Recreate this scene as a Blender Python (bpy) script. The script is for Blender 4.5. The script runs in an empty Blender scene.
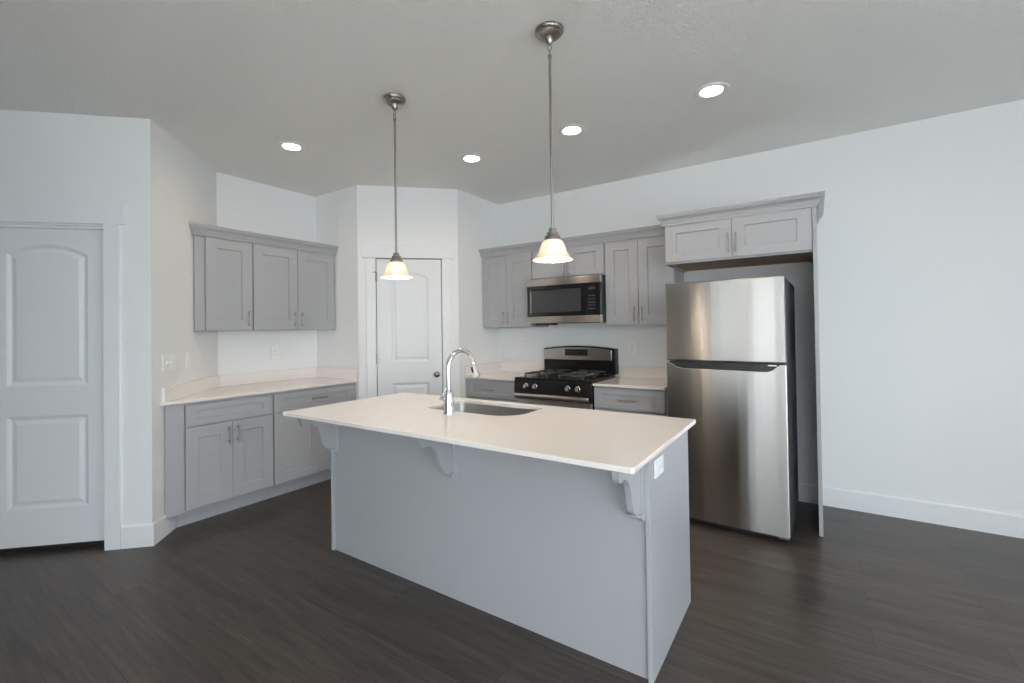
import bpy, bmesh, math, random
from mathutils import Vector, Matrix
C = bpy.context.scene
COL = C.collection
PI = math.pi
random.seed(4)

# ---------------------------------------------------------------- camera
cam = bpy.data.cameras.new('camera'); camo = bpy.data.objects.new('camera', cam); COL.objects.link(camo)
yaw, pitch, roll = 0.5985, 0.0113, -0.0142
fw = Vector((-math.sin(yaw)*math.cos(pitch), math.cos(yaw)*math.cos(pitch), math.sin(pitch)))
rt = Vector((math.cos(yaw), math.sin(yaw), 0)); up = rt.cross(fw)
r2 = rt*math.cos(roll) + up*math.sin(roll); u2 = -rt*math.sin(roll) + up*math.cos(roll)
M = Matrix((r2, u2, -fw)).transposed().to_4x4(); M.translation = Vector((4.2472, -4.2133, 1.35))
camo.matrix_world = M
cam.sensor_width = 36; cam.lens = 36*458.4438/1024
cam.shift_x = 9.4438/1024; cam.shift_y = -16.79/1024
cam.clip_start = 0.05
C.camera = camo
# ---------------------------------------------------------------- world, daylight, exposure
SKY = 9.5
LAMP = 125.0
BULB = 215.0
w = bpy.data.worlds.new('overcast_sky'); C.world = w; w.use_nodes = True
bg = w.node_tree.nodes['Background']
bg.inputs[0].default_value = (0.84, 0.925, 1.0, 1); bg.inputs[1].default_value = SKY
C.view_settings.view_transform = 'Standard'; C.view_settings.look = 'None'
C.view_settings.gamma = 1; C.view_settings.use_curve_mapping = False
C.view_settings.exposure = 0.07
C.cycles.use_denoising = True
C.cycles.max_bounces = 12; C.cycles.diffuse_bounces = 8; C.cycles.glossy_bounces = 5
C.cycles.transparent_max_bounces = 12
C.cycles.caustics_reflective = False; C.cycles.caustics_refractive = False
C.cycles.sample_clamp_indirect = 6

def portal(loc, rot, sx, sy):                     # daylight sampling through a real window opening
    l = bpy.data.lights.new('window_portal', 'AREA'); l.shape = 'RECTANGLE'; l.size = sx; l.size_y = sy
    l.cycles.is_portal = True
    o = bpy.data.objects.new('window_portal', l); COL.objects.link(o); o.location = loc; o.rotation_euler = rot

# ---------------------------------------------------------------- materials
MATS = {}
def mat(name, col, rough=0.5, metal=0.0, spec=0.5, bump=None, coat=0, vary=None):
    m = bpy.data.materials.new(name); m.use_nodes = True
    nt = m.node_tree; b = nt.nodes['Principled BSDF']
    b.inputs['Base Color'].default_value = (*col, 1); b.inputs['Roughness'].default_value = rough
    b.inputs['Metallic'].default_value = metal; b.inputs['Specular IOR Level'].default_value = spec
    if coat: b.inputs['Coat Weight'].default_value = coat; b.inputs['Coat Roughness'].default_value = 0.08
    tc = nt.nodes.new('ShaderNodeTexCoord')
    if vary:                                       # (scale, amount) slight mottling of the colour
        n = nt.nodes.new('ShaderNodeTexNoise'); n.inputs['Scale'].default_value = vary[0]; n.inputs['Detail'].default_value = 3
        nt.links.new(tc.outputs['Object'], n.inputs['Vector'])
        x = nt.nodes.new('ShaderNodeMix'); x.data_type = 'RGBA'
        nt.links.new(n.outputs['Fac'], x.inputs['Factor'])
        a = vary[1]
        x.inputs['A'].default_value = (*[c*(1-a) for c in col], 1); x.inputs['B'].default_value = (*[min(1, c*(1+a)) for c in col], 1)
        nt.links.new(x.outputs['Result'], b.inputs['Base Color'])
    if bump:                                       # (scale, strength, distance)
        n = nt.nodes.new('ShaderNodeTexNoise'); n.inputs['Scale'].default_value = bump[0]; n.inputs['Detail'].default_value = 4
        nt.links.new(tc.outputs['Object'], n.inputs['Vector'])
        bp = nt.nodes.new('ShaderNodeBump'); bp.inputs['Strength'].default_value = bump[1]; bp.inputs['Distance'].default_value = bump[2]
        nt.links.new(n.outputs['Fac'], bp.inputs['Height']); nt.links.new(bp.outputs['Normal'], b.inputs['Normal'])
    MATS[name] = m
    return m
mat('wall_paint', (0.83, 0.835, 0.83), 0.65, bump=(90, 0.12, 0.004), spec=0.3)
mat('ceiling_paint', (0.90, 0.895, 0.87), 0.75, bump=(80, 0.75, 0.010), spec=0.2)
mat('trim_paint', (0.82, 0.83, 0.84), 0.35, spec=0.4)
mat('door_paint', (0.80, 0.81, 0.825), 0.38, spec=0.4, bump=(150, 0.03, 0.002))
mat('cabinet_paint', (0.415, 0.418, 0.433), 0.38, spec=0.45, bump=(200, 0.03, 0.002))
mat('gap_shade', (0.16, 0.16, 0.165), 0.6)  # dark tone standing in for shade in the pantry door gap
mat('quartz', (0.85, 0.80, 0.76), 0.10, spec=0.5, vary=(160, 0.05))
mat('raw_wood', (0.50, 0.34, 0.21), 0.6, vary=(12, 0.15))
mat('nickel', (0.36, 0.335, 0.31), 0.33, metal=1)
mat('chrome', (0.82, 0.83, 0.85), 0.06, metal=1)
mat('black_enamel', (0.012, 0.012, 0.013), 0.2, spec=0.3)
mat('black_glass', (0.015, 0.016, 0.017), 0.05, spec=0.6)
mat('window_mesh_glass', (0.055, 0.058, 0.058), 0.10, spec=0.5)
mat('cast_iron', (0.07, 0.07, 0.072), 0.38)
mat('black_plastic', (0.02, 0.02, 0.022), 0.35)
mat('dark_grey_case', (0.085, 0.09, 0.10), 0.4, spec=0.5, bump=(400, 0.1, 0.002))
mat('white_plastic', (0.87, 0.87, 0.86), 0.3)
mat('slot_dark', (0.05, 0.05, 0.05), 0.6)
mat('bronze', (0.045, 0.04, 0.037), 0.45, metal=0.4)
mat('grey_print', (0.075, 0.078, 0.08), 0.4)
mat('display_text', (0.10, 0.09, 0.06), 0.3)

def brushed(name, col, rough, vertical_streaks):
    m = mat(name, col, rough, metal=1); nt = m.node_tree; b = nt.nodes['Principled BSDF']
    b.inputs['Anisotropic'].default_value = 1.0
    tg = nt.nodes.new('ShaderNodeTangent'); tg.direction_type = 'RADIAL'; tg.axis = 'Z'
    nt.links.new(tg.outputs[0], b.inputs['Tangent'])
    b.inputs['Anisotropic Rotation'].default_value = vertical_streaks
    tc = nt.nodes.new('ShaderNodeTexCoord'); mp = nt.nodes.new('ShaderNodeMapping')
    mp.inputs['Scale'].default_value = (6.0, 0.0, 0.04)
    nt.links.new(tc.outputs['Object'], mp.inputs['Vector'])
    n = nt.nodes.new('ShaderNodeTexNoise'); n.inputs['Scale'].default_value = 1.6; n.inputs['Detail'].default_value = 2
    nt.links.new(mp.outputs[0], n.inputs['Vector'])
    bp = nt.nodes.new('ShaderNodeBump'); bp.inputs['Strength'].default_value = 0.12; bp.inputs['Distance'].default_value = 0.012
    nt.links.new(n.outputs['Fac'], bp.inputs['Height']); nt.links.new(bp.outputs['Normal'], b.inputs['Normal'])
    return m
brushed('stainless', (0.60, 0.585, 0.565), 0.23, 0.25)
brushed('appliance_steel', (0.60, 0.57, 0.54), 0.28, 0.25)
mat('sink_steel', (0.50, 0.49, 0.47), 0.32, metal=1)

def emit(name, col, strength):
    m = bpy.data.materials.new(name); m.use_nodes = True; nt = m.node_tree
    nt.nodes.remove(nt.nodes['Principled BSDF'])
    e = nt.nodes.new('ShaderNodeEmission'); e.inputs[0].default_value = (*col, 1); e.inputs[1].default_value = strength
    nt.links.new(e.outputs[0], nt.nodes['Material Output'].inputs[0]); MATS[name] = m
emit('led_lens', (1.0, 0.80, 0.58), LAMP)
emit('bulb_glow', (1.0, 0.82, 0.62), BULB)

def shade_glass():
    m = bpy.data.materials.new('alabaster_glass'); m.use_nodes = True; nt = m.node_tree
    b = nt.nodes['Principled BSDF']; out = nt.nodes['Material Output']
    b.inputs['Base Color'].default_value = (0.93, 0.88, 0.78, 1); b.inputs['Roughness'].default_value = 0.25
    tr = nt.nodes.new('ShaderNodeBsdfTranslucent'); tr.inputs[0].default_value = (0.42, 0.34, 0.24, 1)
    tp = nt.nodes.new('ShaderNodeBsdfTransparent')
    tc = nt.nodes.new('ShaderNodeTexCoord'); n = nt.nodes.new('ShaderNodeTexNoise'); n.inputs['Scale'].default_value = 16; n.inputs['Detail'].default_value = 3
    nt.links.new(tc.outputs['Object'], n.inputs['Vector'])
    mp = nt.nodes.new('ShaderNodeMapRange'); mp.inputs[1].default_value = 0.3; mp.inputs[2].default_value = 0.7; mp.inputs[3].default_value = 0.18; mp.inputs[4].default_value = 0.34
    nt.links.new(n.outputs['Fac'], mp.inputs[0])
    m1 = nt.nodes.new('ShaderNodeMixShader'); nt.links.new(mp.outputs[0], m1.inputs[0]); nt.links.new(b.outputs[0], m1.inputs[1]); nt.links.new(tr.outputs[0], m1.inputs[2])
    m2 = nt.nodes.new('ShaderNodeMixShader'); m2.inputs[0].default_value = 0.05; nt.links.new(m1.outputs[0], m2.inputs[1]); nt.links.new(tp.outputs[0], m2.inputs[2])
    nt.links.new(m2.outputs[0], out.inputs[0]); MATS['alabaster_glass'] = m
shade_glass()
def pane_glass():
    m = bpy.data.materials.new('pane_glass'); m.use_nodes = True; nt = m.node_tree
    nt.nodes.remove(nt.nodes['Principled BSDF'])
    tp = nt.nodes.new('ShaderNodeBsdfTransparent'); gl = nt.nodes.new('ShaderNodeBsdfGlossy'); gl.inputs['Roughness'].default_value = 0.02
    mx = nt.nodes.new('ShaderNodeMixShader'); mx.inputs[0].default_value = 0.06
    nt.links.new(tp.outputs[0], mx.inputs[1]); nt.links.new(gl.outputs[0], mx.inputs[2]); nt.links.new(mx.outputs[0], nt.nodes['Material Output'].inputs[0])
    MATS['pane_glass'] = m
pane_glass()

def floor_mat():
    m = mat('dark_plank_floor', (0.05, 0.04, 0.035), 0.36, spec=0.45); nt = m.node_tree; b = nt.nodes['Principled BSDF']
    tc = nt.nodes.new('ShaderNodeTexCoord')
    br = nt.nodes.new('ShaderNodeTexBrick'); br.offset = 0.37; br.offset_frequency = 2
    br.inputs['Scale'].default_value = 1; br.inputs['Brick Width'].default_value = 1.22; br.inputs['Row Height'].default_value = 0.178
    br.inputs['Mortar Size'].default_value = 0.0012; br.inputs['Mortar Smooth'].default_value = 0.1
    br.inputs['Color1'].default_value = (0.050, 0.0405, 0.0345, 1); br.inputs['Color2'].default_value = (0.068, 0.0545, 0.046, 1)
    br.inputs['Mortar'].default_value = (0.022, 0.018, 0.016, 1)
    nt.links.new(tc.outputs['Object'], br.inputs['Vector'])
    mp = nt.nodes.new('ShaderNodeMapping'); mp.inputs['Scale'].default_value = (1.1, 11, 1)
    nt.links.new(tc.outputs['Object'], mp.inputs['Vector'])
    # shift the grain from plank to plank
    sh = nt.nodes.new('ShaderNodeVectorMath'); sh.operation = 'MULTIPLY_ADD'; sh.inputs[1].default_value = (70, 70, 70)
    nt.links.new(br.outputs['Color'], sh.inputs[0]); nt.links.new(mp.outputs[0], sh.inputs[2])
    n = nt.nodes.new('ShaderNodeTexNoise'); n.inputs['Scale'].default_value = 1.6; n.inputs['Detail'].default_value = 9; n.inputs['Roughness'].default_value = 0.7
    nt.links.new(sh.outputs[0], n.inputs['Vector'])
    cr = nt.nodes.new('ShaderNodeMapRange'); cr.inputs[1].default_value = 0.25; cr.inputs[2].default_value = 0.75; cr.inputs[3].default_value = 0.45; cr.inputs[4].default_value = 1.75
    nt.links.new(n.outputs['Fac'], cr.inputs[0])
    mp2 = nt.nodes.new('ShaderNodeMapping'); mp2.inputs['Scale'].default_value = (3.5, 75, 1)
    nt.links.new(tc.outputs['Object'], mp2.inputs['Vector'])
    sh2 = nt.nodes.new('ShaderNodeVectorMath'); sh2.operation = 'MULTIPLY_ADD'; sh2.inputs[1].default_value = (90, 90, 90)
    nt.links.new(br.outputs['Color'], sh2.inputs[0]); nt.links.new(mp2.outputs[0], sh2.inputs[2])
    n2 = nt.nodes.new('ShaderNodeTexNoise'); n2.inputs['Scale'].default_value = 1.0; n2.inputs['Detail'].default_value = 5; n2.inputs['Roughness'].default_value = 0.7
    nt.links.new(sh2.outputs[0], n2.inputs['Vector'])
    cr2 = nt.nodes.new('ShaderNodeMapRange'); cr2.inputs[1].default_value = 0.35; cr2.inputs[2].default_value = 0.7; cr2.inputs[3].default_value = 0.78; cr2.inputs[4].default_value = 1.35
    nt.links.new(n2.outputs['Fac'], cr2.inputs[0])
    both = nt.nodes.new('ShaderNodeMath'); both.operation = 'MULTIPLY'; nt.links.new(cr.outputs[0], both.inputs[0]); nt.links.new(cr2.outputs[0], both.inputs[1])
    cr = both
    mul = nt.nodes.new('ShaderNodeVectorMath'); mul.operation = 'SCALE'
    nt.links.new(br.outputs['Color'], mul.inputs[0]); nt.links.new(cr.outputs[0], mul.inputs['Scale'])
    nt.links.new(mul.outputs[0], b.inputs['Base Color'])
    rr = nt.nodes.new('ShaderNodeMapRange'); rr.inputs[3].default_value = 0.26; rr.inputs[4].default_value = 0.42
    nt.links.new(n.outputs['Fac'], rr.inputs[0]); nt.links.new(rr.outputs[0], b.inputs['Roughness'])
    bp = nt.nodes.new('ShaderNodeBump'); bp.inputs['Strength'].default_value = 0.15; bp.inputs['Distance'].default_value = 0.003
    nt.links.new(n.outputs['Fac'], bp.inputs['Height']); nt.links.new(bp.outputs['Normal'], b.inputs['Normal'])
floor_mat()
mat('bounce_carpet', (0.55, 0.51, 0.46), 0.95, bump=(300, 0.5, 0.006), vary=(200, 0.15))  # for the added carpet that bounces light upward
mat('bounce_ground', (0.80, 0.79, 0.77), 0.9, vary=(3, 0.1))  # kept pale so the added ground throws daylight indoors

# ---------------------------------------------------------------- mesh helpers
def inset(poly, d):                                # convex CCW polygon moved inward by d (mitred)
    n = len(poly); out = []
    for i in range(n):
        p0, p1, p2 = Vector(poly[i-1]), Vector(poly[i]), Vector(poly[(i+1) % n])
        a = (p1-p0).normalized(); b = (p2-p1).normalized()
        na, nb = Vector((-a.y, a.x)), Vector((-b.y, b.x))
        k = 1 + na.dot(nb)
        out.append(p1 + (na+nb)*(d/k))
    return [(p.x, p.y) for p in out]
def rounded_rect(x0, x1, y0, y1, r, seg=8):
    rs = r if isinstance(r, (list, tuple)) else (r,)*4     # corners: x0y0, x1y0, x1y1, x0y1
    pts = []
    for (cx, cy, a0, q) in ((x0, y0, PI, rs[0]), (x1, y0, 1.5*PI, rs[1]), (x1, y1, 0, rs[2]), (x0, y1, .5*PI, rs[3])):
        ccx = cx + q if cx == x0 else cx - q; ccy = cy + q if cy == y0 else cy - q
        for k in range(seg+1):
            a = a0 + .5*PI*k/seg; pts.append((ccx + q*math.cos(a), ccy + q*math.sin(a)))
    return pts
class MB:
    def __init__(s, off=(0, 0, 0)): s.bm = bmesh.new(); s.off = Vector(off)
    def v(s, *p): return s.bm.verts.new(Vector(p) - s.off)
    def face(s, vs):
        try: return s.bm.faces.new(vs)
        except ValueError: return None
    def box(s, x0, x1, y0, y1, z0, z1):
        a = [s.v(x, y, z0) for x, y in ((x0, y0), (x1, y0), (x1, y1), (x0, y1))]
        b = [s.v(x, y, z1) for x, y in ((x0, y0), (x1, y0), (x1, y1), (x0, y1))]
        s.face(a[::-1]); s.face(b)
        for i in range(4): s.face([a[i], a[(i+1) % 4], b[(i+1) % 4], b[i]])
        return s
    def loft(s, rings, closed=True, cap0=True, cap1=True):
        R = [[s.v(*p) for p in r] for r in rings]; n = len(R[0])
        for a, b in zip(R, R[1:]):
            for i in range(n if closed else n-1): s.face([a[i], a[(i+1) % n], b[(i+1) % n], b[i]])
        if cap0: s.face(R[0][::-1])
        if cap1: s.face(R[-1])
        return s
    def prism(s, poly, z0, z1): return s.loft([[(x, y, z0) for x, y in poly], [(x, y, z1) for x, y in poly]])
    def prism_xz(s, poly, y0, y1): return s.loft([[(x, y0, z) for x, z in poly], [(x, y1, z) for x, z in poly]])
    def prism_yz(s, poly, x0, x1): return s.loft([[(x0, y, z) for y, z in poly], [(x1, y, z) for y, z in poly]])
    def lathe(s, prof, cx=0, cy=0, seg=32, axis='z', cap=True):   # prof: (radius, height)
        rings = []
        for r, h in prof:
            ring = []
            for k in range(seg):
                a = 2*PI*k/seg; c, q = max(r, 1e-5)*math.cos(a), max(r, 1e-5)*math.sin(a)
                if axis == 'z': ring.append((cx+c, cy+q, h))
                elif axis == 'y': ring.append((cx+c, h, cy+q))
                else: ring.append((h, cx+c, cy+q))
            rings.append(ring)
        return s.loft(rings, True, cap, cap)
    def tube(s, pts, r, seg=12, cap=True):
        pts = [Vector(p) for p in pts]; rs = r if isinstance(r, (list, tuple)) else [r]*len(pts)
        rings = []; prev = None
        for i, p in enumerate(pts):
            t = (pts[min(i+1, len(pts)-1)] - pts[max(i-1, 0)]).normalized()
            if prev is None:
                n = t.orthogonal().normalized()
            else:
                n = (prev - t*prev.dot(t)).normalized()
            prev = n; b = t.cross(n)
            rings.append([tuple(p + (n*math.cos(2*PI*k/seg) + b*math.sin(2*PI*k/seg))*rs[i]) for k in range(seg)])
        return s.loft(rings, True, cap, cap)
    def torus(s, c, axis_u, axis_v, R, r, seg=20, ss=8):
        c, U, W = Vector(c), Vector(axis_u).normalized(), Vector(axis_v).normalized(); N = U.cross(W)
        R2 = R if isinstance(R, tuple) else (R, R)
        rings = []
        for i in range(seg+1):
            a = 2*PI*i/seg; d = U*math.cos(a) + W*math.sin(a); p = c + U*math.cos(a)*R2[0] + W*math.sin(a)*R2[1]
            rings.append([tuple(p + d*r*math.cos(2*PI*k/ss) + N*r*math.sin(2*PI*k/ss)) for k in range(ss)])
        return s.loft(rings, True, False, False)
    def sweep(s, path, prof, start=None, end=None):   # profile (out, z) along an xy path; 'out' is to the right of travel
        n = len(path); P = [Vector(p) for p in path]; rings = []
        for i in range(n):
            if i == 0: d = (P[1]-P[0]).normalized(); o = Vector((d.y, -d.x)) if start is None else Vector(start)
            elif i == n-1: d = (P[-1]-P[-2]).normalized(); o = Vector((d.y, -d.x)) if end is None else Vector(end)
            else:
                a = (P[i]-P[i-1]).normalized(); b = (P[i+1]-P[i]).normalized()
                na, nb = Vector((a.y, -a.x)), Vector((b.y, -b.x)); o = (na+nb)/(1+na.dot(nb))
            rings.append([(P[i].x + o.x*q, P[i].y + o.y*q, z) for q, z in prof])
        return s.loft(rings)
    def plate(s, outer, holes, z0, z1):               # horizontal slab with holes
        for z in (z0, z1):
            es = []
            for loop in [outer] + holes:
                vs = [s.v(x, y, z) for x, y in loop]
                es += [s.bm.edges.new((vs[i], vs[(i+1) % len(vs)])) for i in range(len(vs))]
            bmesh.ops.triangle_fill(s.bm, use_beauty=True, use_dissolve=True, edges=es)
        for loop in [outer] + holes:
            a = [s.v(x, y, z0) for x, y in loop]; b = [s.v(x, y, z1) for x, y in loop]
            for i in range(len(a)): s.face([a[i], a[(i+1) % len(a)], b[(i+1) % len(a)], b[i]])
        bmesh.ops.remove_doubles(s.bm, verts=s.bm.verts, dist=1e-5)
        return s
    def panelled(s, x0, x1, z0, z1, yb, yf, panels, prof):   # upright slab, front at yf (< yb), with moulded panels in its front
        outer = [(x0, z0), (x1, z0), (x1, z1), (x0, z1)]
        es = []
        for loop in [outer] + panels:
            vs = [s.v(x, yf, z) for x, z in loop]
            es += [s.bm.edges.new((vs[i], vs[(i+1) % len(vs)])) for i in range(len(vs))]
        bmesh.ops.triangle_fill(s.bm, use_beauty=True, use_dissolve=False, edges=es)
        s.loft([[(x, yf, z) for x, z in outer], [(x, yb, z) for x, z in outer]], True, False, True)
        for loop in panels:
            rings = [[(x, yf, z) for x, z in loop]]
            for ins, dep in prof: rings.append([(x, yf+dep, z) for x, z in inset(loop, ins)])
            s.loft(rings, True, False, True)
        bmesh.ops.remove_doubles(s.bm, verts=s.bm.verts, dist=1e-5)
        return s
    def build(s, name, material, parent=None, smooth=False, bevel=0, seg=2, loc=None):
        bm = s.bm
        bmesh.ops.recalc_face_normals(bm, faces=bm.faces)
        if smooth:
            for f in bm.faces: f.smooth = True
            for e in bm.edges:
                if len(e.link_faces) == 2 and e.calc_face_angle(0) > math.radians(38): e.smooth = False
        me = bpy.data.meshes.new(name); bm.to_mesh(me); bm.free()
        me.materials.append(MATS[material])
        o = bpy.data.objects.new(name, me); COL.objects.link(o)
        if parent: o.parent = parent
        if loc: o.location = loc
        if bevel:
            md = o.modifiers.new('bevel', 'BEVEL'); md.width = bevel; md.segments = seg; md.limit_method = 'ANGLE'; md.angle_limit = math.radians(40)
            md.harden_normals = False
        return o
def thing(name, label, cat, loc=(0, 0, 0), rotz=0, group=None):
    o = bpy.data.objects.new(name, None); COL.objects.link(o); o.empty_display_size = 0.1
    o.location = loc; o.rotation_euler = (0, 0, rotz); o['label'] = label; o['category'] = cat
    if group: o['group'] = group
    return o
def tag(o, label, cat, group=None):
    o['label'] = label; o['category'] = cat
    if group: o['group'] = group
    return o
def struct(o): o['kind'] = 'structure'; return o
def dup(root, loc, rotz, label, name=None):
    r = root.copy(); COL.objects.link(r); r.location = loc; r.rotation_euler = (0, 0, rotz); r['label'] = label
    for ch in root.children:
        c = ch.copy(); COL.objects.link(c); c.parent = r
        for g in ch.children:
            d = g.copy(); COL.objects.link(d); d.parent = c
    return r

# ---------------------------------------------------------------- room shell
H = 2.749
A, B, Cc, D, E_, F = (.7102, -3.0471), (0, -2.3369), (0, -1.39), (.6652, -1.39), (1.34, -.7152), (1.34, 0)
XR, YR = 7.0, -8.6
K = (A[0]-1.5, A[1]-1.5)
poly = [K, A, B, Cc, D, E_, F, (XR, 0), (XR, YR), (K[0], YR)]      # clockwise seen from above
ccw = poly[::-1]
outp = inset(ccw, -0.12)[::-1]
names = ['wall_entry', 'wall_diagonal', 'wall_left', 'wall_pantry_left', 'wall_pantry', 'wall_pantry_right', 'wall_back', 'wall_right', 'wall_front', 'wall_far_left']
def lerp(a, b, t): return (a[0]+(b[0]-a[0])*t, a[1]+(b[1]-a[1])*t)
def wall(i, openings=()):
    p0, p1 = poly[i], poly[(i+1) % len(poly)]; o0, o1 = outp[i], outp[(i+1) % len(poly)]
    L = math.dist(p0, p1); nx, ny = (o0[0]-p0[0]), (o0[1]-p0[1])
    ux, uy = (p1[0]-p0[0])/L, (p1[1]-p0[1])/L; px, py = -uy*.12, ux*.12       # outward is to the left of travel
    mb = MB()
    def at(t): return (p0[0]+ux*t, p0[1]+uy*t)
    def seg(t0, t1, z0, z1):
        a, b = at(t0), at(t1)
        c = o1 if t1 >= L-1e-6 else (b[0]+px, b[1]+py)
        d = o0 if t0 <= 1e-6 else (a[0]+px, a[1]+py)
        mb.prism([a, b, c, d], z0, z1)
    t = 0
    for (t0, t1, z0, z1) in sorted(openings):
        seg(t, t0, 0, H); seg(t0, t1, z1, H)
        if z0 > 0: seg(t0, t1, 0, z0)
        t = t1
    seg(t, L, 0, H)
    return struct(mb.build(names[i], 'wall_paint'))
LA = math.dist(K, A)
ENTRY = (LA-.960, LA-.265)                       # opening of the left door, measured from K
PAN = (.166, .79)
REARW = [(XR-x1, XR-x0, z0, z1) for (x0, x1, z0, z1) in [(2.85, 3.2, .15, 2.15), (4.3, 6.7, .2, 2.4)]]
RIGHTW = [(2.1, 3.6, .9, 2.4), (4.3, 6.9, .02, 2.4)]                # distance from the back corner
for i in range(10):
    op = ()
    if i == 0: op = [(ENTRY[0], ENTRY[1], 0, 2.06)]
    if i == 4: op = [(PAN[0], PAN[1], 0, 2.06)]
    if i == 7: op = RIGHTW
    if i == 8: op = REARW
    wall(i, op)
CANS = [(1.023, -2.264), (1.959, -1.272), (2.855, -1.272), (3.764, -1.272)]
struct(MB().plate(outp[::-1], [[(x+.062*math.cos(2*PI*k/32), y+.062*math.sin(2*PI*k/32)) for k in range(32)] for x, y in CANS], H, H+.1).build('ceiling', 'ceiling_paint'))
struct(MB().prism(outp, -.1, 0).build('floor', 'dark_plank_floor'))
struct(MB().prism([(2.63, YR), (XR, YR), (XR, -5.6), (2.63, -5.6)], .0005, .012).build('floor_bounce', 'bounce_carpet'))  # unseen carpet added behind the camera to bounce light onto the ceiling
struct(MB().box(2.51, 2.63, YR, -5.5, 0.0005, H-.0005).build('wall_blocker', 'wall_paint', None, bevel=.01))  # unseen partition added to dim the entry side and band the refrigerator's reflection
struct(MB().box(-30, 40, -45, 30, -.3, -.15).build('ground', 'bounce_ground'))  # unseen ground added as a reflector for daylight through the windows
# windows behind and beside the camera
n = 1
def window(x0, x1, z0, z1, loc, rot):
    global n
    w_ = x1-x0; h = z1-z0; f = MB(); t = .055
    f.box(0, w_, -.05, .05, 0, t).box(0, w_, -.05, .05, h-t, h).box(0, t, -.05, .05, t, h-t).box(w_-t, w_, -.05, .05, t, h-t).box(w_/2-.04, w_/2+.04, -.04, .04, t, h-t)
    o = struct(f.build('window_%d' % n, 'trim_paint', None, bevel=.004)); o.location = loc; o.rotation_euler = (0, 0, rot)
    MB().box(t, w_-t, -.004, .004, t, h-t).build('pane', 'pane_glass', o)
    n += 1
for (t0, t1, z0, z1) in REARW:
    window(t0, t1, z0, z1, (XR-t1, YR-.06, z0), 0); portal((XR-(t0+t1)/2, YR-.13, (z0+z1)/2), (PI/2, 0, PI), t1-t0, z1-z0)
for (t0, t1, z0, z1) in RIGHTW:
    window(t0, t1, z0, z1, (XR+.06, -t1, z0), PI/2); portal((XR+.13, -(t0+t1)/2, (z0+z1)/2), (PI/2, 0, PI/2), t1-t0, z1-z0)

# baseboards: profile (out, z)
BBP = [(0, 0), (.014, 0), (.014, .13), (.010, .14), (0, .14)]
struct(MB().sweep([(4.2685, -.0005), (XR-.001, -.0005)], BBP).sweep([(3.30, -.0005), (4.2435, -.0005)], BBP).build('baseboard_back', 'trim_paint'))
s2 = 1/math.sqrt(2)
def along(p, d, t): return (p[0]+d[0]*t, p[1]+d[1]*t)
cas_r = LA-.1725
a0 = along(K, (s2, s2), cas_r+.0005)
bb_end = along(A, (-s2, s2), .262)
off = 0.0005
struct(MB().sweep([a0, A, bb_end], BBP).build('baseboard_left', 'trim_paint'))

# ---------------------------------------------------------------- interior doors (local x along the wall, -y towards the room)
def arch(x0, x1, z0, zs, zc, seg=14):              # panel outline with a low arched head, CCW in (x,z)
    pts = [(x0, z0), (x1, z0)]
    cx = (x0+x1)/2; hw = (x1-x0)/2; rise = zc-zs; R = (hw*hw+rise*rise)/(2*rise); a = math.asin(hw/R)
    for k in range(seg+1):
        t = a - 2*a*k/seg; pts.append((cx + R*math.sin(t), zc-R+R*math.cos(t)))
    return pts
PPROF = [(.010, .004), (.020, .009), (.030, .009), (.052, .002)]
def door(n_, origin, rot, x0, x1, zb, zt, yf, th, px0, px1, pz=(.280, .855, 1.05, 1.865, 1.925)):
    low = [(px0, pz[0]), (px1, pz[0]), (px1, pz[1]), (px0, pz[1])]
    o = MB().panelled(x0, x1, zb, zt, yf+th, yf, [low, arch(px0, px1, *pz[2:])], PPROF).build('door_%d' % n_, 'door_paint', None, bevel=.002)
    o.location = origin; o.rotation_euler = (0, 0, rot); return struct(o)
# left (entry side) door: local x measured from K
d1 = door(1, (K[0], K[1], 0), PI/4, ENTRY[0]+.004, ENTRY[1]-.004, .038, 2.041, .055, .04, LA-.83, LA-.388, (.268, .850, 1.038, 1.868, 1.932))
th_ = MB().box(ENTRY[0], ENTRY[1], .062, .119, 0, .012).box(ENTRY[0], ENTRY[1], .068, .119, .0121, .026).box(ENTRY[0]+.004, ENTRY[1]-.004, .064, .090, .028, .0378).build('threshold', 'bronze', d1, bevel=.003)
th_['label'] = 'dark bronze threshold and sweep'
MB().lathe([(.030, .055), (.030, .050), (.012, .047), (.011, .025), (.022, .019), (.028, .009), (.028, .001), (.022, -.007), (.008, -.011)], ENTRY[0]+.066, .93, 28, 'y').build('knob', 'nickel', d1, smooth=True)['label'] = 'round brushed nickel knob'
def casing(n_, origin, rot, xl, xr, reveal, cw=.09, ztop=2.055, hh=.142):
    mb = MB()
    mb.box(xl-cw, xl-.004, -.017, -.0005, 0, ztop).box(xr+.004, xr+cw, -.017, -.0005, 0, ztop)
    mb.box(xl-cw-.035, xr+cw+.035, -.022, -.0005, ztop, ztop+hh)
    if reveal:   # jamb with stop behind the casing
        mb.box(xl, xl+.003, 0, .12, 0, 2.06).box(xr-.003, xr, 0, .12, 0, 2.06).box(xl, xr, 0, .12, 2.045, 2.0599)
        mb.box(xl+.003, xr-.003, .0955, .115, 2.015, 2.045).box(xl+.003, xl+.02, .0955, .115, .03, 2.015).box(xr-.02, xr-.003, .0955, .115, .03, 2.015).box(xl+.003, xr-.003, .02, .05, 2.030, 2.045)
    o = struct(mb.build('trim_%d' % n_, 'trim_paint', None, bevel=.003)); o.location = origin; o.rotation_euler = (0, 0, rot)
    return o
casing(1, (K[0], K[1], 0), PI/4, ENTRY[0], ENTRY[1], True)
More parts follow.
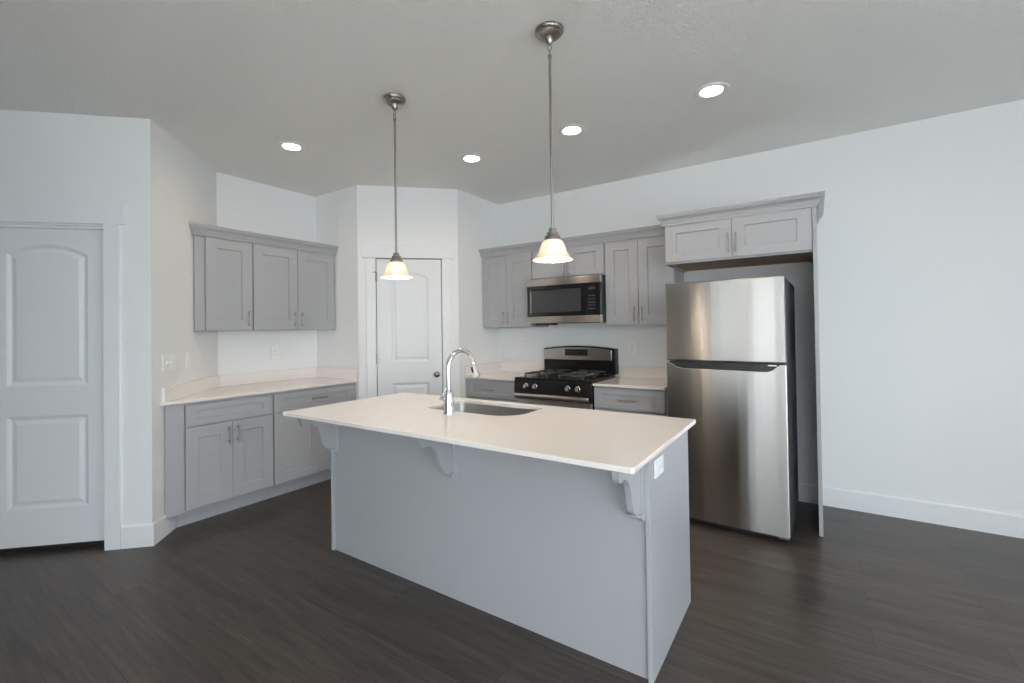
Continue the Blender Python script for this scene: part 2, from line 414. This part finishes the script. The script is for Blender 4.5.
# pantry door: local x measured from D
d2 = door(2, (D[0], D[1], 0), PI/4, .172, .784, .012, 2.047, -.004, .036, .305, .662)
casing(2, (D[0], D[1], 0), PI/4, PAN[0], PAN[1], False)
struct(MB().box(PAN[0], PAN[1], .034, .036, .01, 2.0598).build('trim_3', 'gap_shade')).location = (D[0], D[1], 0)  # dark sheet added behind the pantry door; its colour stands for gap shade
bpy.data.objects['trim_3'].rotation_euler = (0, 0, PI/4)
for z in (1.83, 1.04, .22):
    h = MB().lathe([(.0065, z), (.0065, z+.09)], .169, -.010, 12).lathe([(.008, z+.09), (.004, z+.097)], .169, -.010, 12).box(.169, .181, -.0065, -.0035, z, z+.09)
    if z > 1.5: h.tube([(.169, -.012, z+.088), (.152, -.02, z+.088), (.140, -.02, z+.082)], .004, 8)
    h.build('hinge', 'nickel', d2, smooth=True)['label'] = 'brushed nickel hinge'
MB().lathe([(.030, -.004), (.030, -.009), (.012, -.012), (.011, -.034), (.022, -.040), (.028, -.050), (.028, -.058), (.022, -.066), (.008, -.070)], .732, .93, 28, 'y').build('knob', 'nickel', d2, smooth=True)['label'] = 'round brushed nickel knob'

# ---------------------------------------------------------------- cabinets
SH = [(0.0008, .011)]
STILE, GAP = .080, .005
def shaker(mb, x0, x1, z0, z1, yb, stile=STILE, rail=None, t=.02):
    rail = rail or stile
    mb.panelled(x0, x1, z0, z1, yb, yb-t, [[(x0+stile, z0+rail), (x1-stile, z0+rail), (x1-stile, z1-rail), (x0+stile, z1-rail)]], SH)
    return mb
def pull(parent, x, z, yf, length=.135, vertical=True):
    m = MB(); h = length/2; st = .028
    if vertical:
        m.tube([(x, yf-st, z-h), (x, yf-st, z+h)], .0055, 10)
        for q in (-.7, .7): m.tube([(x, yf, z+q*h), (x, yf-st, z+q*h)], .0045, 8)
    else:
        m.tube([(x-h, yf-st, z), (x+h, yf-st, z)], .0055, 10)
        for q in (-.7, .7): m.tube([(x+q*h, yf, z), (x+q*h, yf-st, z)], .0045, 8)
    o = m.build('handle', 'nickel', parent, smooth=True); o['label'] = 'brushed nickel bar pull'
    return o
def cab_door(root, x0, x1, z0, z1, yb, hx=None, hz=None, stile=STILE, rail=None):
    o = shaker(MB(), x0, x1, z0, z1, yb, stile, rail).build('door', 'cabinet_paint', root, bevel=.0015, seg=1)
    if hx is not None: pull(o, hx, hz, yb-.02)
    return o
def cab_drawer(root, x0, x1, z0, z1, yb, handle=True):
    o = shaker(MB(), x0, x1, z0, z1, yb, .075, .043).build('drawer', 'cabinet_paint', root, bevel=.0015, seg=1)
    if handle: pull(o, (x0+x1)/2, (z0+z1)/2, yb-.02, .15, False)
    return o

# upper cabinets on the left wall (local x = world y - y0, local -y = world +x)
UZ, UT = 1.375, 2.13
yL = -2.640
g_up = None
u1 = thing('upper_cabinet', 'grey single-door upper cabinet with a filler strip, over the switches by the angled wall', 'cabinet', (0, yL, UZ), PI/2)
dB = -2.3369 - yL
MB().prism([(dB+.004, -.001), (.436, -.001), (.436, -.31), (.0, -.31), (.0, -dB-.004)], 0, UT-UZ).build('carcass', 'cabinet_paint', u1)
MB().box(.001, .068, -.318, -.3101, 0, UT-UZ).build('filler', 'cabinet_paint', u1, bevel=.001, seg=1)
cab_door(u1, .076, .430, .006, .735, -.311, .398, .098)
u2 = thing('upper_cabinet', 'grey two-door upper cabinet on the left wall beside the pantry return', 'cabinet', (0, -2.202, UZ), PI/2)
MB().box(.0, .808, -.31, -.001, 0, UT-UZ).build('carcass', 'cabinet_paint', u2)
cab_door(u2, .006, .4025, .006, .735, -.311, .4025-.036, .098)
cab_door(u2, .4055, .796, .006, .735, -.311, .4055+.036, .098)
CROWN_ = [(0, 0), (.010, 0), (.012, .010), (.012, .016), (.018, .018), (.022, .030), (.032, .044), (.046, .054), (.052, .058), (.052, .068), (.060, .070), (.060, .082), (0, .082)]
CROWN = [(a*.74, b) for a, b in CROWN_]
CZ = 2.114
def crown(path, label, start=None, end=None, lift=0.0):
    o0 = (path[len(path)//2][0], path[len(path)//2][1], CZ)
    m = MB(o0).sweep(path, [(a, b+CZ) for a, b in CROWN], start, end)
    o = m.build('crown_molding', 'cabinet_paint', None, bevel=0); o.location = o0
    return tag(o, label, 'molding', 'crown moldings on the upper cabinets')
crown([(.3325, -2.649), (.3325, -1.3925)], 'grey crown molding along the top of the left wall cabinets', start=(1, -1))

# base cabinets on the left wall
BZ, BT = .115, .874
yB = -2.944
b1 = thing('base_cabinet', 'grey base cabinet with two doors and a handleless drawer, left end of the left counter', 'cabinet', (0, yB, 0), PI/2)
dB = -2.3369 - yB
MB().prism([(dB+.004, -.001), (.742, -.001), (.742, -.61), (.0, -.61), (.0, -dB-.003)], BZ, BT).build('carcass', 'cabinet_paint', b1)
MB().prism([(dB+.024, -.02), (.742, -.02), (.742, -.535), (.0945, -.535)], 0, BZ).build('toe_kick', 'cabinet_paint', b1)
MB().box(.001, .112, -.624, -.6101, BZ, BT-.003).build('filler', 'cabinet_paint', b1, bevel=.001, seg=1)
cab_drawer(b1, .119, .737, .708, .853, -.611, False)
cab_door(b1, .119, .4265, .128, .697, -.611, .4265-.030, .602)
cab_door(b1, .4295, .737, .128, .697, -.611, .4295+.030, .602)
b2 = thing('base_cabinet', 'grey base cabinet with one long-handled drawer over doors, beside the pantry return', 'cabinet', (0, -2.2, 0), PI/2)
MB().box(0, .807, -.61, -.001, BZ, BT).build('carcass', 'cabinet_paint', b2)
MB().box(0, .807, -.535, -.02, 0, BZ).build('toe_kick', 'cabinet_paint', b2)
cab_drawer(b2, .006, .802, .704, .853, -.611, True)
cab_door(b2, .006, .4025, .128, .693, -.611, .4025-.03, .602)
cab_door(b2, .4055, .802, .128, .693, -.611, .4055+.03, .602)

CTZ0, CTZ = .8745, .895
def worktop(name, label, outer, splashes, loc):
    r = thing(name, label, 'countertop', loc)
    MB(loc).prism(outer, CTZ0, CTZ).build('slab', 'quartz', r, bevel=.003)
    for q in splashes: MB(loc).prism(q, CTZ+.0005, CTZ+.10).build('backsplash', 'quartz', r, bevel=.002)
    return r
e = .0015
worktop('countertop', 'cream quartz countertop with upstands along the left wall', [(e, -2.3369), (.648, -2.3369-.648+.002), (.648, -1.39-e), (e, -1.39-e)],
        [[(e, -2.3362), (.02, -2.345), (.02, -1.391-e), (e, -1.391-e)],
         [(.022, -2.3369-.020), (.634, -2.3369-.632), (.648, -2.3369-.618), (.022, -2.3369+.008)],
         [(.022, -1.41), (.648, -1.41), (.648, -1.391-e), (.022, -1.391-e)]], (.324, -2.0, CTZ0))
worktop('countertop', 'short cream quartz countertop left of the range', [(1.34+e, -e), (1.34+e, -.648), (1.94, -.648), (1.94, -e)],
        [[(1.362, -.02), (1.94, -.02), (1.94, -e), (1.362, -e)], [(1.34+e, -.648), (1.36, -.648), (1.36, -e), (1.34+e, -e)]], (1.64, -.32, CTZ0))
worktop('countertop', 'short cream quartz countertop between the range and the refrigerator', [(2.712, -e), (2.712, -.648), (3.30, -.648), (3.30, -e)],
        [[(2.712, -.02), (3.30, -.02), (3.30, -e), (2.712, -e)]], (3.0, -.32, CTZ0))

# cabinets on the back wall (local x = world x)
c1 = thing('upper_cabinet', 'grey two-door upper cabinet left of the microwave', 'cabinet', (1.345, 0, UZ))
MB().box(0, .610, -.31, -.001, 0, UT-UZ).build('carcass', 'cabinet_paint', c1)
cab_door(c1, .004, .3025, .006, .735, -.311, .3025-.026, .095); cab_door(c1, .3055, .604, .006, .735, -.311, .3055+.026, .095)
c2 = thing('upper_cabinet', 'low grey two-door cabinet directly above the microwave', 'cabinet', (1.957, 0, 1.832))
MB().box(0, .749, -.31, -.001, 0, UT-1.832).build('carcass', 'cabinet_paint', c2)
cab_door(c2, .006, .373, .010, .278, -.311, .373-.026, .085, rail=.062); cab_door(c2, .376, .743, .010, .278, -.311, .376+.026, .085, rail=.062)
c3 = thing('upper_cabinet', 'grey two-door upper cabinet between the microwave and the refrigerator', 'cabinet', (2.708, 0, UZ))
MB().box(0, .597, -.31, -.001, 0, UT-UZ).build('carcass', 'cabinet_paint', c3)
cab_door(c3, .006, .2965, .006, .735, -.311, .2965-.03, .095); cab_door(c3, .2995, .593, .006, .735, -.311, .2995+.03, .095)
crown([(1.343, -.3325), (3.3085, -.3325)], 'grey crown molding over the microwave and its neighbouring cabinets')
c4 = thing('upper_cabinet', 'deep grey two-door cabinet mounted above the refrigerator', 'cabinet', (3.311, 0, 1.832))
MB().box(0, .932, -.624, -.001, .012, UT-1.832).build('carcass', 'cabinet_paint', c4)
MB().box(.018, .914, -.600, -.002, .006, .0119).build('underside', 'raw_wood', c4)['label'] = 'bare wood underside'
MB().box(0, .932, -.624, -.601, -.004, .0119).box(0, .017, -.601, -.001, -.004, .0119).box(.915, .932, -.601, -.001, -.004, .0119).build('bottom_rail', 'cabinet_paint', c4)
cab_door(c4, .007, .4615, .008, .290, -.625, .4615-.022, .108, rail=.068); cab_door(c4, .4645, .928, .008, .290, -.625, .4645+.026, .108, rail=.068)
pn = MB((4.256, -.32, 0)).box(4.2445, 4.2665, -.645, -.0005, .0005, 2.128)
pn = pn.build('refrigerator_end_panel', 'cabinet_paint', None, bevel=.001, seg=1); pn.location = (4.256, -.32, 0)
tag(pn, 'tall thin grey end panel standing on the floor right of the refrigerator', 'panel')
crown([(3.3095, -.40), (3.3095, -.6465), (4.268, -.6465), (4.268, -.002)], 'grey crown molding above the refrigerator cabinet, returning to the wall')
b3 = thing('base_cabinet', 'grey base cabinet left of the range, in the corner by the pantry', 'cabinet', (1.342, 0, 0))
MB().box(0, .596, -.61, -.001, BZ, BT).build('carcass', 'cabinet_paint', b3); MB().box(0, .596, -.535, -.02, 0, BZ).build('toe_kick', 'cabinet_paint', b3)
cab_drawer(b3, .004, .591, .695, .858, -.611); cab_door(b3, .004, .296, .128, .682, -.611, .266, .60); cab_door(b3, .299, .591, .128, .682, -.611, .329, .60)
b4 = thing('base_cabinet', 'grey base cabinet between the range and the refrigerator', 'cabinet', (2.712, 0, 0))
MB().box(0, .584, -.61, -.001, BZ, BT).build('carcass', 'cabinet_paint', b4); MB().box(0, .584, -.535, -.02, 0, BZ).build('toe_kick', 'cabinet_paint', b4)
cab_drawer(b4, .004, .579, .695, .858, -.611); cab_door(b4, .004, .290, .128, .682, -.611, .26, .60); cab_door(b4, .293, .579, .128, .682, -.611, .323, .60)

# ---------------------------------------------------------------- microwave
mw = thing('microwave', 'stainless and black over-range microwave hung between the upper cabinets', 'microwave', (1.957, 0, 1.408))
MB().box(.001, .748, -.385, -.002, .0, .42).build('body', 'black_plastic', mw, bevel=.003)
MB().box(0, .7475, -.425, -.3855, .352, .415).build('top_strip', 'appliance_steel', mw, bevel=.002)['label'] = 'stainless strip across the top'
MB().box(0, .7475, -.425, -.3855, .0, .062).build('bottom_strip', 'appliance_steel', mw, bevel=.002)['label'] = 'stainless strip across the bottom'
md = MB().panelled(.001, .600, .0625, .3515, -.3855, -.425, [[(.035, .095), (.565, .095), (.565, .315), (.035, .315)]], [(.004, .003)]).build('door', 'black_glass', mw)
MB().box(.041, .559, -.4235, -.4221, .101, .309).build('window', 'window_mesh_glass', md)['label'] = 'dark grey viewing window'
cp = MB().box(.6015, .7475, -.425, -.3855, .0625, .3515).build('control_panel', 'black_glass', mw, bevel=.002)
MB().box(.635, .70, -.4262, -.4251, .287, .312).build('display', 'window_mesh_glass', cp)
for r_ in range(5):
    for c_ in range(3): MB().box(.634+c_*.024, .649+c_*.024, -.4258, -.4251, .115+r_*.029, .125+r_*.029).build('button', 'grey_print', cp)
MB().box(.05, .22, -.36, -.22, -.018, -.0002).build('lamp_cover', 'black_plastic', mw, bevel=.004)
MB().box(.26, .70, -.30, -.10, -.003, -.0002).build('vent_grille', 'dark_grey_case', mw)

# ---------------------------------------------------------------- gas range
RX = .758
rg = thing('gas_range', 'black and stainless freestanding gas range between the two short counters', 'range', (1.947, 0, 0))
MB().box(.001, RX-.001, -.63, -.03, .06, .895).build('body', 'black_enamel', rg, bevel=.003)
MB().box(.03, RX-.03, -.58, -.05, 0, .0598).build('base', 'black_plastic', rg)
MB().box(0, RX, -.655, -.10, .8955, .915).build('cooktop', 'black_enamel', rg, bevel=.005)
MB().prism_yz([(-.6305, .775), (-.668, .775), (-.658, .895), (-.6305, .895)], .0, RX).build('control_panel', 'black_enamel', rg, bevel=.003)
for x in (.128, .222, .545, .638):
    k = MB()
    k.lathe([(.024, -.662), (.024, -.668), (.019, -.672), (.0175, -.692), (.015, -.696)], x, .840, 24, 'y').box(x-.004, x+.004, -.705, -.690, .840-.016, .840+.016)
    k.build('knob', 'stainless', rg, smooth=True)['label'] = 'stainless burner knob'
MB().prism_yz([(-.678, .735), (-.690, .739), (-.694, .756), (-.690, .773), (-.678, .777)], .016, RX-.016).box(.03, .06, -.678, -.645, .742, .769).box(RX-.062, RX-.032, -.678, -.645, .742, .769).build('door_handle', 'stainless', rg, bevel=.003)['label'] = 'stainless oven door handle'
od = MB().panelled(.002, RX-.002, .215, .722, -.6305, -.660, [[(.12, .32), (RX-.12, .32), (RX-.12, .60), (.12, .60)]], [(.004, .004)]).build('oven_door', 'appliance_steel', rg, bevel=.002, seg=1)
MB().box(.126, RX-.126, -.6575, -.6563, .326, .594).build('window', 'black_glass', od)
MB().box(.002, RX-.002, -.655, -.6305, .065, .208).build('drawer', 'appliance_steel', rg, bevel=.004)
def archtop(x0, x1, z0, z1, rise, seg=16):
    return [(x0, z0), (x1, z0)] + [(x1-(x1-x0)*k/seg, z1+rise*(1-(2*k/seg-1)**2)) for k in range(seg+1)]
MB().prism_xz(archtop(0, RX, .9155, 1.158, .026), -.095, -.012).build('backguard', 'black_enamel', rg, bevel=.006)
bp_ = MB().prism_xz(archtop(.004, RX-.034, 1.048, 1.144, .026), -.104, -.0955).build('backguard_panel', 'appliance_steel', rg, bevel=.003)
bp_['label'] = 'stainless control band with an arched top'
ds = MB().box(.245, .485, -.1058, -.1042, 1.088, 1.150).build('display', 'black_glass', bp_)
for r_ in range(2):
    for c_ in range(6): MB().box(.262+c_*.036, .280+c_*.036, -.1066, -.1059, 1.099+r_*.023, 1.107+r_*.023).build('button', 'display_text', bp_)
for bx, by, rr in ((.205, -.505, .045), (.553, -.505, .050), (.205, -.235, .040), (.553, -.235, .040)):
    MB().lathe([(rr+.055, .9152), (rr+.055, .917), (rr+.03, .9155), (rr, .9155), (rr, .924), (rr*.8, .926), (rr*.8, .935), (rr*.6, .938)], bx, by, 28).build('burner', 'black_plastic', rg, smooth=True)
    g = MB(); h = .112; t = .005; z0, z1 = .942, .953
    for sx in (-1, 1):
        g.box(bx+sx*h-t, bx+sx*h+t, by-h-t, by+h+t, z0, z1)
        g.box(bx-h+t, bx+h-t, by+sx*h-t, by+sx*h+t, z0, z1)
        a, b_ = sorted((sx*.030, sx*(h-t)))
        g.box(bx+a, bx+b_, by-t*.8, by+t*.8, z0, z1+.005); g.box(bx-t*.8, bx+t*.8, by+a, by+b_, z0, z1+.005)
        for sy in (-1, 1): g.box(bx+sx*h-t*1.3, bx+sx*h+t*1.3, by+sy*h-t*1.3, by+sy*h+t*1.3, .9155, z0)
    g.build('grate', 'cast_iron', rg, bevel=.0015, seg=1)

# ---------------------------------------------------------------- refrigerator
fr = thing('refrigerator', 'stainless top-freezer refrigerator under the deep cabinet', 'refrigerator', (3.747, -.48, 0), -.026)
o_ = (3.736, -.48, 0); X0, X1, YF = 3.376, 4.097, -.9035
MB(o_).box(X0+.002, X1+.001, -.838, -.06, .03, 1.652).build('case', 'dark_grey_case', fr, bevel=.006)
MB(o_).box(X0, X1, YF, -.8425, 1.119, 1.660).build('freezer_door', 'stainless', fr, bevel=.009, seg=3)
zl, zt = .045, 1.110
lo = [(X0, zl), (X1, zl), (X1, zt), (X1-.035, zt), (X1-.075, zt-.034), (X1-.105, zt-.046), (X0+.105, zt-.040), (X0+.065, zt-.028), (X0+.022, zt), (X0, zt)]
MB(o_).prism_xz(lo, YF, -.8425).build('fresh_food_door', 'stainless', fr, bevel=.005, seg=2)
MB(o_).prism_xz([(X0+.014, zt+.006), (X0+.060, zt-.036), (X0+.102, zt-.052), (X1-.104, zt-.058), (X1-.070, zt-.044), (X1-.028, zt-.004), (X1-.014, zt+.006)], YF+.014, -.8428).build('handle', 'black_plastic', fr, bevel=.004)['label'] = 'black recessed grip between the doors'
MB(o_).box(X1-.100, X1-.052, YF+.0115, YF+.0138, zt-.012, zt-.003).build('badge', 'white_plastic', fr)['label'] = 'small pale badge'
MB(o_).box(X0+.01, X1-.01, -.862, -.8385, .012, .041).build('kick_grille', 'black_plastic', fr, bevel=.003)
for x in (X0+.06, X1-.05):
    for y in (-.80, -.12): MB(o_).lathe([(.018, 0), (.018, .012), (.009, .014), (.009, .0299)], x, y, 16).build('foot', 'black_plastic', fr, smooth=True)
MB(o_).box(X1-.06, X1-.004, -.895, -.85, .036, .0445).build('bottom_hinge', 'nickel', fr)

# ---------------------------------------------------------------- kitchen island
IX0, IX1, IY0, IY1 = 1.741, 3.717, -2.4464, -1.8245
io = (2.73, -2.135, 0)
isl = thing('kitchen_island', 'large grey kitchen island body with corbels standing on the dark floor', 'island', io)
mb = MB(io)
mb.box(IX0+.02, IX1-.02, IY0+.013, IY0+.03, .0, .874)
mb.box(IX0+.02, IX1-.02, IY1-.02, IY1-.004, .115, .874).box(IX0+.02, IX1-.02, IY1-.09, IY1-.075, .0, .115).box(IX0+.02, IX1-.02, IY0+.03, IY1-.02, .10, .115)
mb.build('carcass', 'cabinet_paint', isl)
MB(io).box(3.055, 3.665, IY1-.0038, IY1+.012, .09, .862).box(3.10, 3.62, IY1+.012, IY1+.03, .80, .815).build('appliance_front', 'black_plastic', isl, bevel=.003)['label'] = 'dark built-in appliance front on the range side'
MB(io).box(IX0+.0195, IX1-.0195, IY0+.004, IY0+.0128, .0, .874).build('back_panel', 'cabinet_paint', isl)
MB(io).box(IX1-.019, IX1, IY0-.012, IY1, .0, .874).build('end_panel', 'cabinet_paint', isl, bevel=.0015)
MB(io).box(IX0, IX0+.019, IY0-.012, IY1, .0, .874).build('end_panel', 'cabinet_paint', isl, bevel=.0015)
# corbels: profile in (out, z)
cpf = [(0, .873), (.235, .873), (.235, .858), (.231, .842), (.227, .828), (.219, .815), (.209, .809), (.199, .809), (.188, .811), (.174, .812), (.158, .809), (.142, .801), (.126, .788), (.112, .770),
       (.102, .749), (.094, .722), (.088, .698), (.080, .678), (.068, .660), (.054, .648), (.040, .641), (0, .639)]
for cx in (1.778, 2.724, 3.667):
    m = MB(io)
    yb = IY0+.004
    m.box(cx-.030, cx+.030, yb-.018, yb-.0002, .612, .873)
    m.prism_yz([(yb-.018-.98*a, z) for a, z in cpf], cx-.0125, cx+.0125)
    m.prism_yz([(yb-.018, .612), (yb-.050, .628), (yb-.052, .640), (yb-.018, .640)], cx-.028, cx+.028)
    m.build('corbel', 'cabinet_paint', isl, bevel=.002)
SX0, SX1, SY0, SY1 = 2.318, 2.945, -2.225, -1.868
hole = rounded_rect(SX0, SX1, SY0, SY1, (.05, .15, .07, .05), 8)
ct = MB(io[:2]+(CTZ0,)).plate(rounded_rect(1.698, 3.753, -2.746, -1.800, .012, 5), [hole], CTZ0, CTZ).build('island_countertop', 'quartz', None, bevel=.003)
ct.location = io[:2]+(CTZ0,)
tag(ct, 'large glossy cream quartz top of the island with a sink cutout', 'countertop')
# sink
so = ((SX0+SX1)/2, (SY0+SY1)/2, .68)
sk = thing('kitchen_sink', 'undermount stainless sink set into the island top', 'sink', so)
def rring(d, z, r=.05): return [(x, y, z) for x, y in rounded_rect(SX0-d, SX1+d, SY0-d, SY1+d, tuple(max(.02, q+d) for q in (.05, .15, .07, .05)), 8)]
MB(so).loft([rring(.022, .8742), rring(.004, .8742), rring(.003, .86), rring(-.004, .72), rring(-.018, .695), rring(-.045, .688), rring(-.10, .685),], True, False, True).loft(
    [rring(.022, .8742), rring(.022, .872), rring(.006, .870), rring(-.001, .71), rring(-.02, .68), rring(-.10, .68)], True, False, True).build('basin', 'sink_steel', sk, smooth=True)
MB(so).lathe([(.045, .6855), (.045, .688), (.036, .687), (.030, .686)], so[0], so[1], 28).build('drain', 'chrome', sk, smooth=True)
# faucet
fo = (2.586, -2.309, CTZ)
fc = thing('kitchen_faucet', 'tall chrome gooseneck pull-down faucet on the island', 'faucet', fo)
MB().lathe([(.031, .0005), (.031, .006), (.029, .010), (.028, .05), (.024, .10), (.018, .128), (.0145, .135)], 0, 0, 28).build('body', 'chrome', fc, smooth=True)
R = .091; zc = .252
dirx, diry = .18, .98
path = [(0, 0, .130), (0, 0, .18), (0, 0, zc)]
for k in range(1, 19):
    a = PI - PI*.93*k/18
    q = R + R*math.cos(a); path.append((q*dirx, q*diry, zc+R*math.sin(a)))
MB().tube(path, .0128, 16).build('spout', 'chrome', fc, smooth=True)
e0, e1 = Vector(path[-1]), Vector(path[-1])-Vector(path[-2]); e1.normalize(); e1.normalize()
sp = MB().tube([e0-e1*.004, e0+e1*.002, e0+e1*.012, e0+e1*.05, e0+e1*.085, e0+e1*.092], [.0135, .016, .0165, .019, .0225, .020], 20).build('spray_head', 'chrome', fc, smooth=True)
bq = e0+e1*.045+Vector((-.6*dirx, -.6*diry, 0))*.03
MB().tube([bq-e1*.016, bq, bq+e1*.016], [.006, .007, .006], 10).build('spray_button', 'black_plastic', sp, smooth=True)
MB().tube([(-.022, 0, .072), (-.046, .004, .074), (-.060, .006, .075)], [.017, .018, .015], 18).tube([(-.050, .004, .080), (-.047, .012, .108), (-.040, .022, .140)], [.0085, .007, .005], 12).build('handle', 'chrome', fc, smooth=True)

# ---------------------------------------------------------------- pendants
def pendant(x, y, label, ztop_rod):
    p = thing('pendant_light', label, 'pendant light', (x, y, H), 0, 'pendant lights over the island')
    MB().lathe([(.066, -.0005), (.067, -.010), (.063, -.017), (.053, -.022), (.052, -.028), (.040, -.034), (.021, -.038), (.019, -.046), (.0165, -.060), (.008, -.070)], 0, 0, 36).build('canopy', 'nickel', p, smooth=True)
    MB().torus((0, 0, -.083), (1, 0, 0), (0, 0, 1), (.009, .016), .0025).torus((0, 0, -.107), (0, 1, 0), (0, 0, 1), (.008, .012), .0025).build('chain_link', 'nickel', p, smooth=True)
    MB().lathe([(.009, -.118), (.009, -.134), (.0065, -.137), (.0065, -.930)], 0, 0, 16).build('rod', 'nickel', p, smooth=True)
    MB().lathe([(.0085, -.925), (.016, -.930), (.018, -.945), (.026, -.950), (.028, -.962), (.036, -.968), (.039, -.985), (.030, -.986)], 0, 0, 28).build('socket_cap', 'nickel', p, smooth=True)
    sh = [(.031, -.984), (.038, -.986), (.046, -.992), (.054, -1.006), (.060, -1.024), (.066, -1.042), (.076, -1.057), (.086, -1.069), (.0945, -1.077)]
    inn = [(r-.003, z-.001) for r, z in sh[::-1]]
    s_ = MB().lathe(sh+inn, 0, 0, 40, cap=False).build('glass_shade', 'alabaster_glass', p, smooth=True); s_['label'] = 'frosted bell-shaped glass shade'
    MB().lathe([(.010, -.990), (.014, -1.000), (.024, -1.022), (.029, -1.045), (.026, -1.064), (.014, -1.077), (.001, -1.080)], 0, 0, 24).build('bulb', 'bulb_glow', p, smooth=True)['label'] = 'glowing warm bulb'
    return p
p1 = pendant(2.183, -2.305, 'left pendant light, above the island end nearer the pantry door', 0)
dup(p1, (3.245, -2.321, H), .7, 'right pendant light, above the island in front of the microwave')

# ---------------------------------------------------------------- recessed ceiling lights
dl = thing('recessed_light', 'recessed ceiling light on the left, in front of the left upper cabinets', 'ceiling light', (1.023, -2.264, H), 0, 'recessed ceiling lights')
MB().lathe([(.098, -.0004), (.098, -.004), (.090, -.008), (.066, -.006), (.061, -.002), (.060, .020), (.060, .050), (.0001, .050)], 0, 0, 40, cap=False).build('trim_ring', 'white_plastic', dl, smooth=True)
MB().lathe([(.0585, .024), (.0585, .020), (.040, .017), (.001, .016)], 0, 0, 32).build('lens', 'led_lens', dl, smooth=True)
for x, lb in ((CANS[1][0], 'recessed ceiling light nearest the pantry, between the two pendant rods'), (CANS[2][0], 'recessed ceiling light right beside the right pendant rod'), (CANS[3][0], 'recessed ceiling light on the right, in front of the refrigerator')):
    dup(dl, (x, -1.272, H), 0, lb)

# ---------------------------------------------------------------- switches and outlets
def plate(parent, w_, h_):
    return MB().box(-w_/2, w_/2, -.008, -.0004, -h_/2, h_/2).build('cover_plate', 'white_plastic', parent, bevel=.003)
def dwall(t): return along(A, (-s2, s2), t)
q = dwall((.112+.300)/2)
sw = thing('light_switch', 'wide white switch plate with three toggles on the angled wall', 'light switch', (q[0], q[1], 1.157), 3*PI/4)
plate(sw, .168, .117)
for x in (-.046, 0, .046): MB().prism_yz([(-.008, -.010), (-.0095, -.010), (-.020, .004), (-.020, .010), (-.008, .010)], x-.005, x+.005).build('toggle', 'white_plastic', sw, bevel=.001)
q = dwall((.429+.521)/2)
s1 = thing('light_switch', 'narrow single white switch plate on the angled wall', 'light switch', (q[0], q[1], 1.157), 3*PI/4)
plate(s1, .073, .117); MB().box(-.0165, .0165, -.0105, -.008, -.033, .033).build('rocker', 'white_plastic', s1, bevel=.001)
def outlet(loc, rot, label, flat=False):
    o = thing('wall_outlet', label, 'electrical outlet', loc, rot)
    if flat: plate(o, .117, .073)
    else: plate(o, .073, .117)
    for q in (-.020, .020):
        f = MB().lathe([(.0165, -.008), (.0165, -.0105), (.0155, -.011)], q if flat else 0, 0 if flat else q, 20, 'y').build('receptacle', 'white_plastic', o, smooth=True)
        m = MB()
        for sgn in (-1, 1):
            if flat: m.box(q-.004, q+.004, -.0114, -.0109, sgn*.006-.0012, sgn*.006+.0012)
            else: m.box(sgn*.006-.0012, sgn*.006+.0012, -.0114, -.0109, q-.004, q+.004)
        m.build('slots', 'slot_dark', f)
    return o
outlet((1.631, 0, 1.211), 0, 'white outlet on the back wall left of the range')
outlet((2.836, 0, 1.169), 0, 'white outlet on the back wall right of the range')
outlet((0, -1.833, 1.165), PI/2, 'white outlet on the left wall above the long counter')
outlet((IX1, -2.349, .798), PI/2, 'white sideways outlet on the end of the island', True)
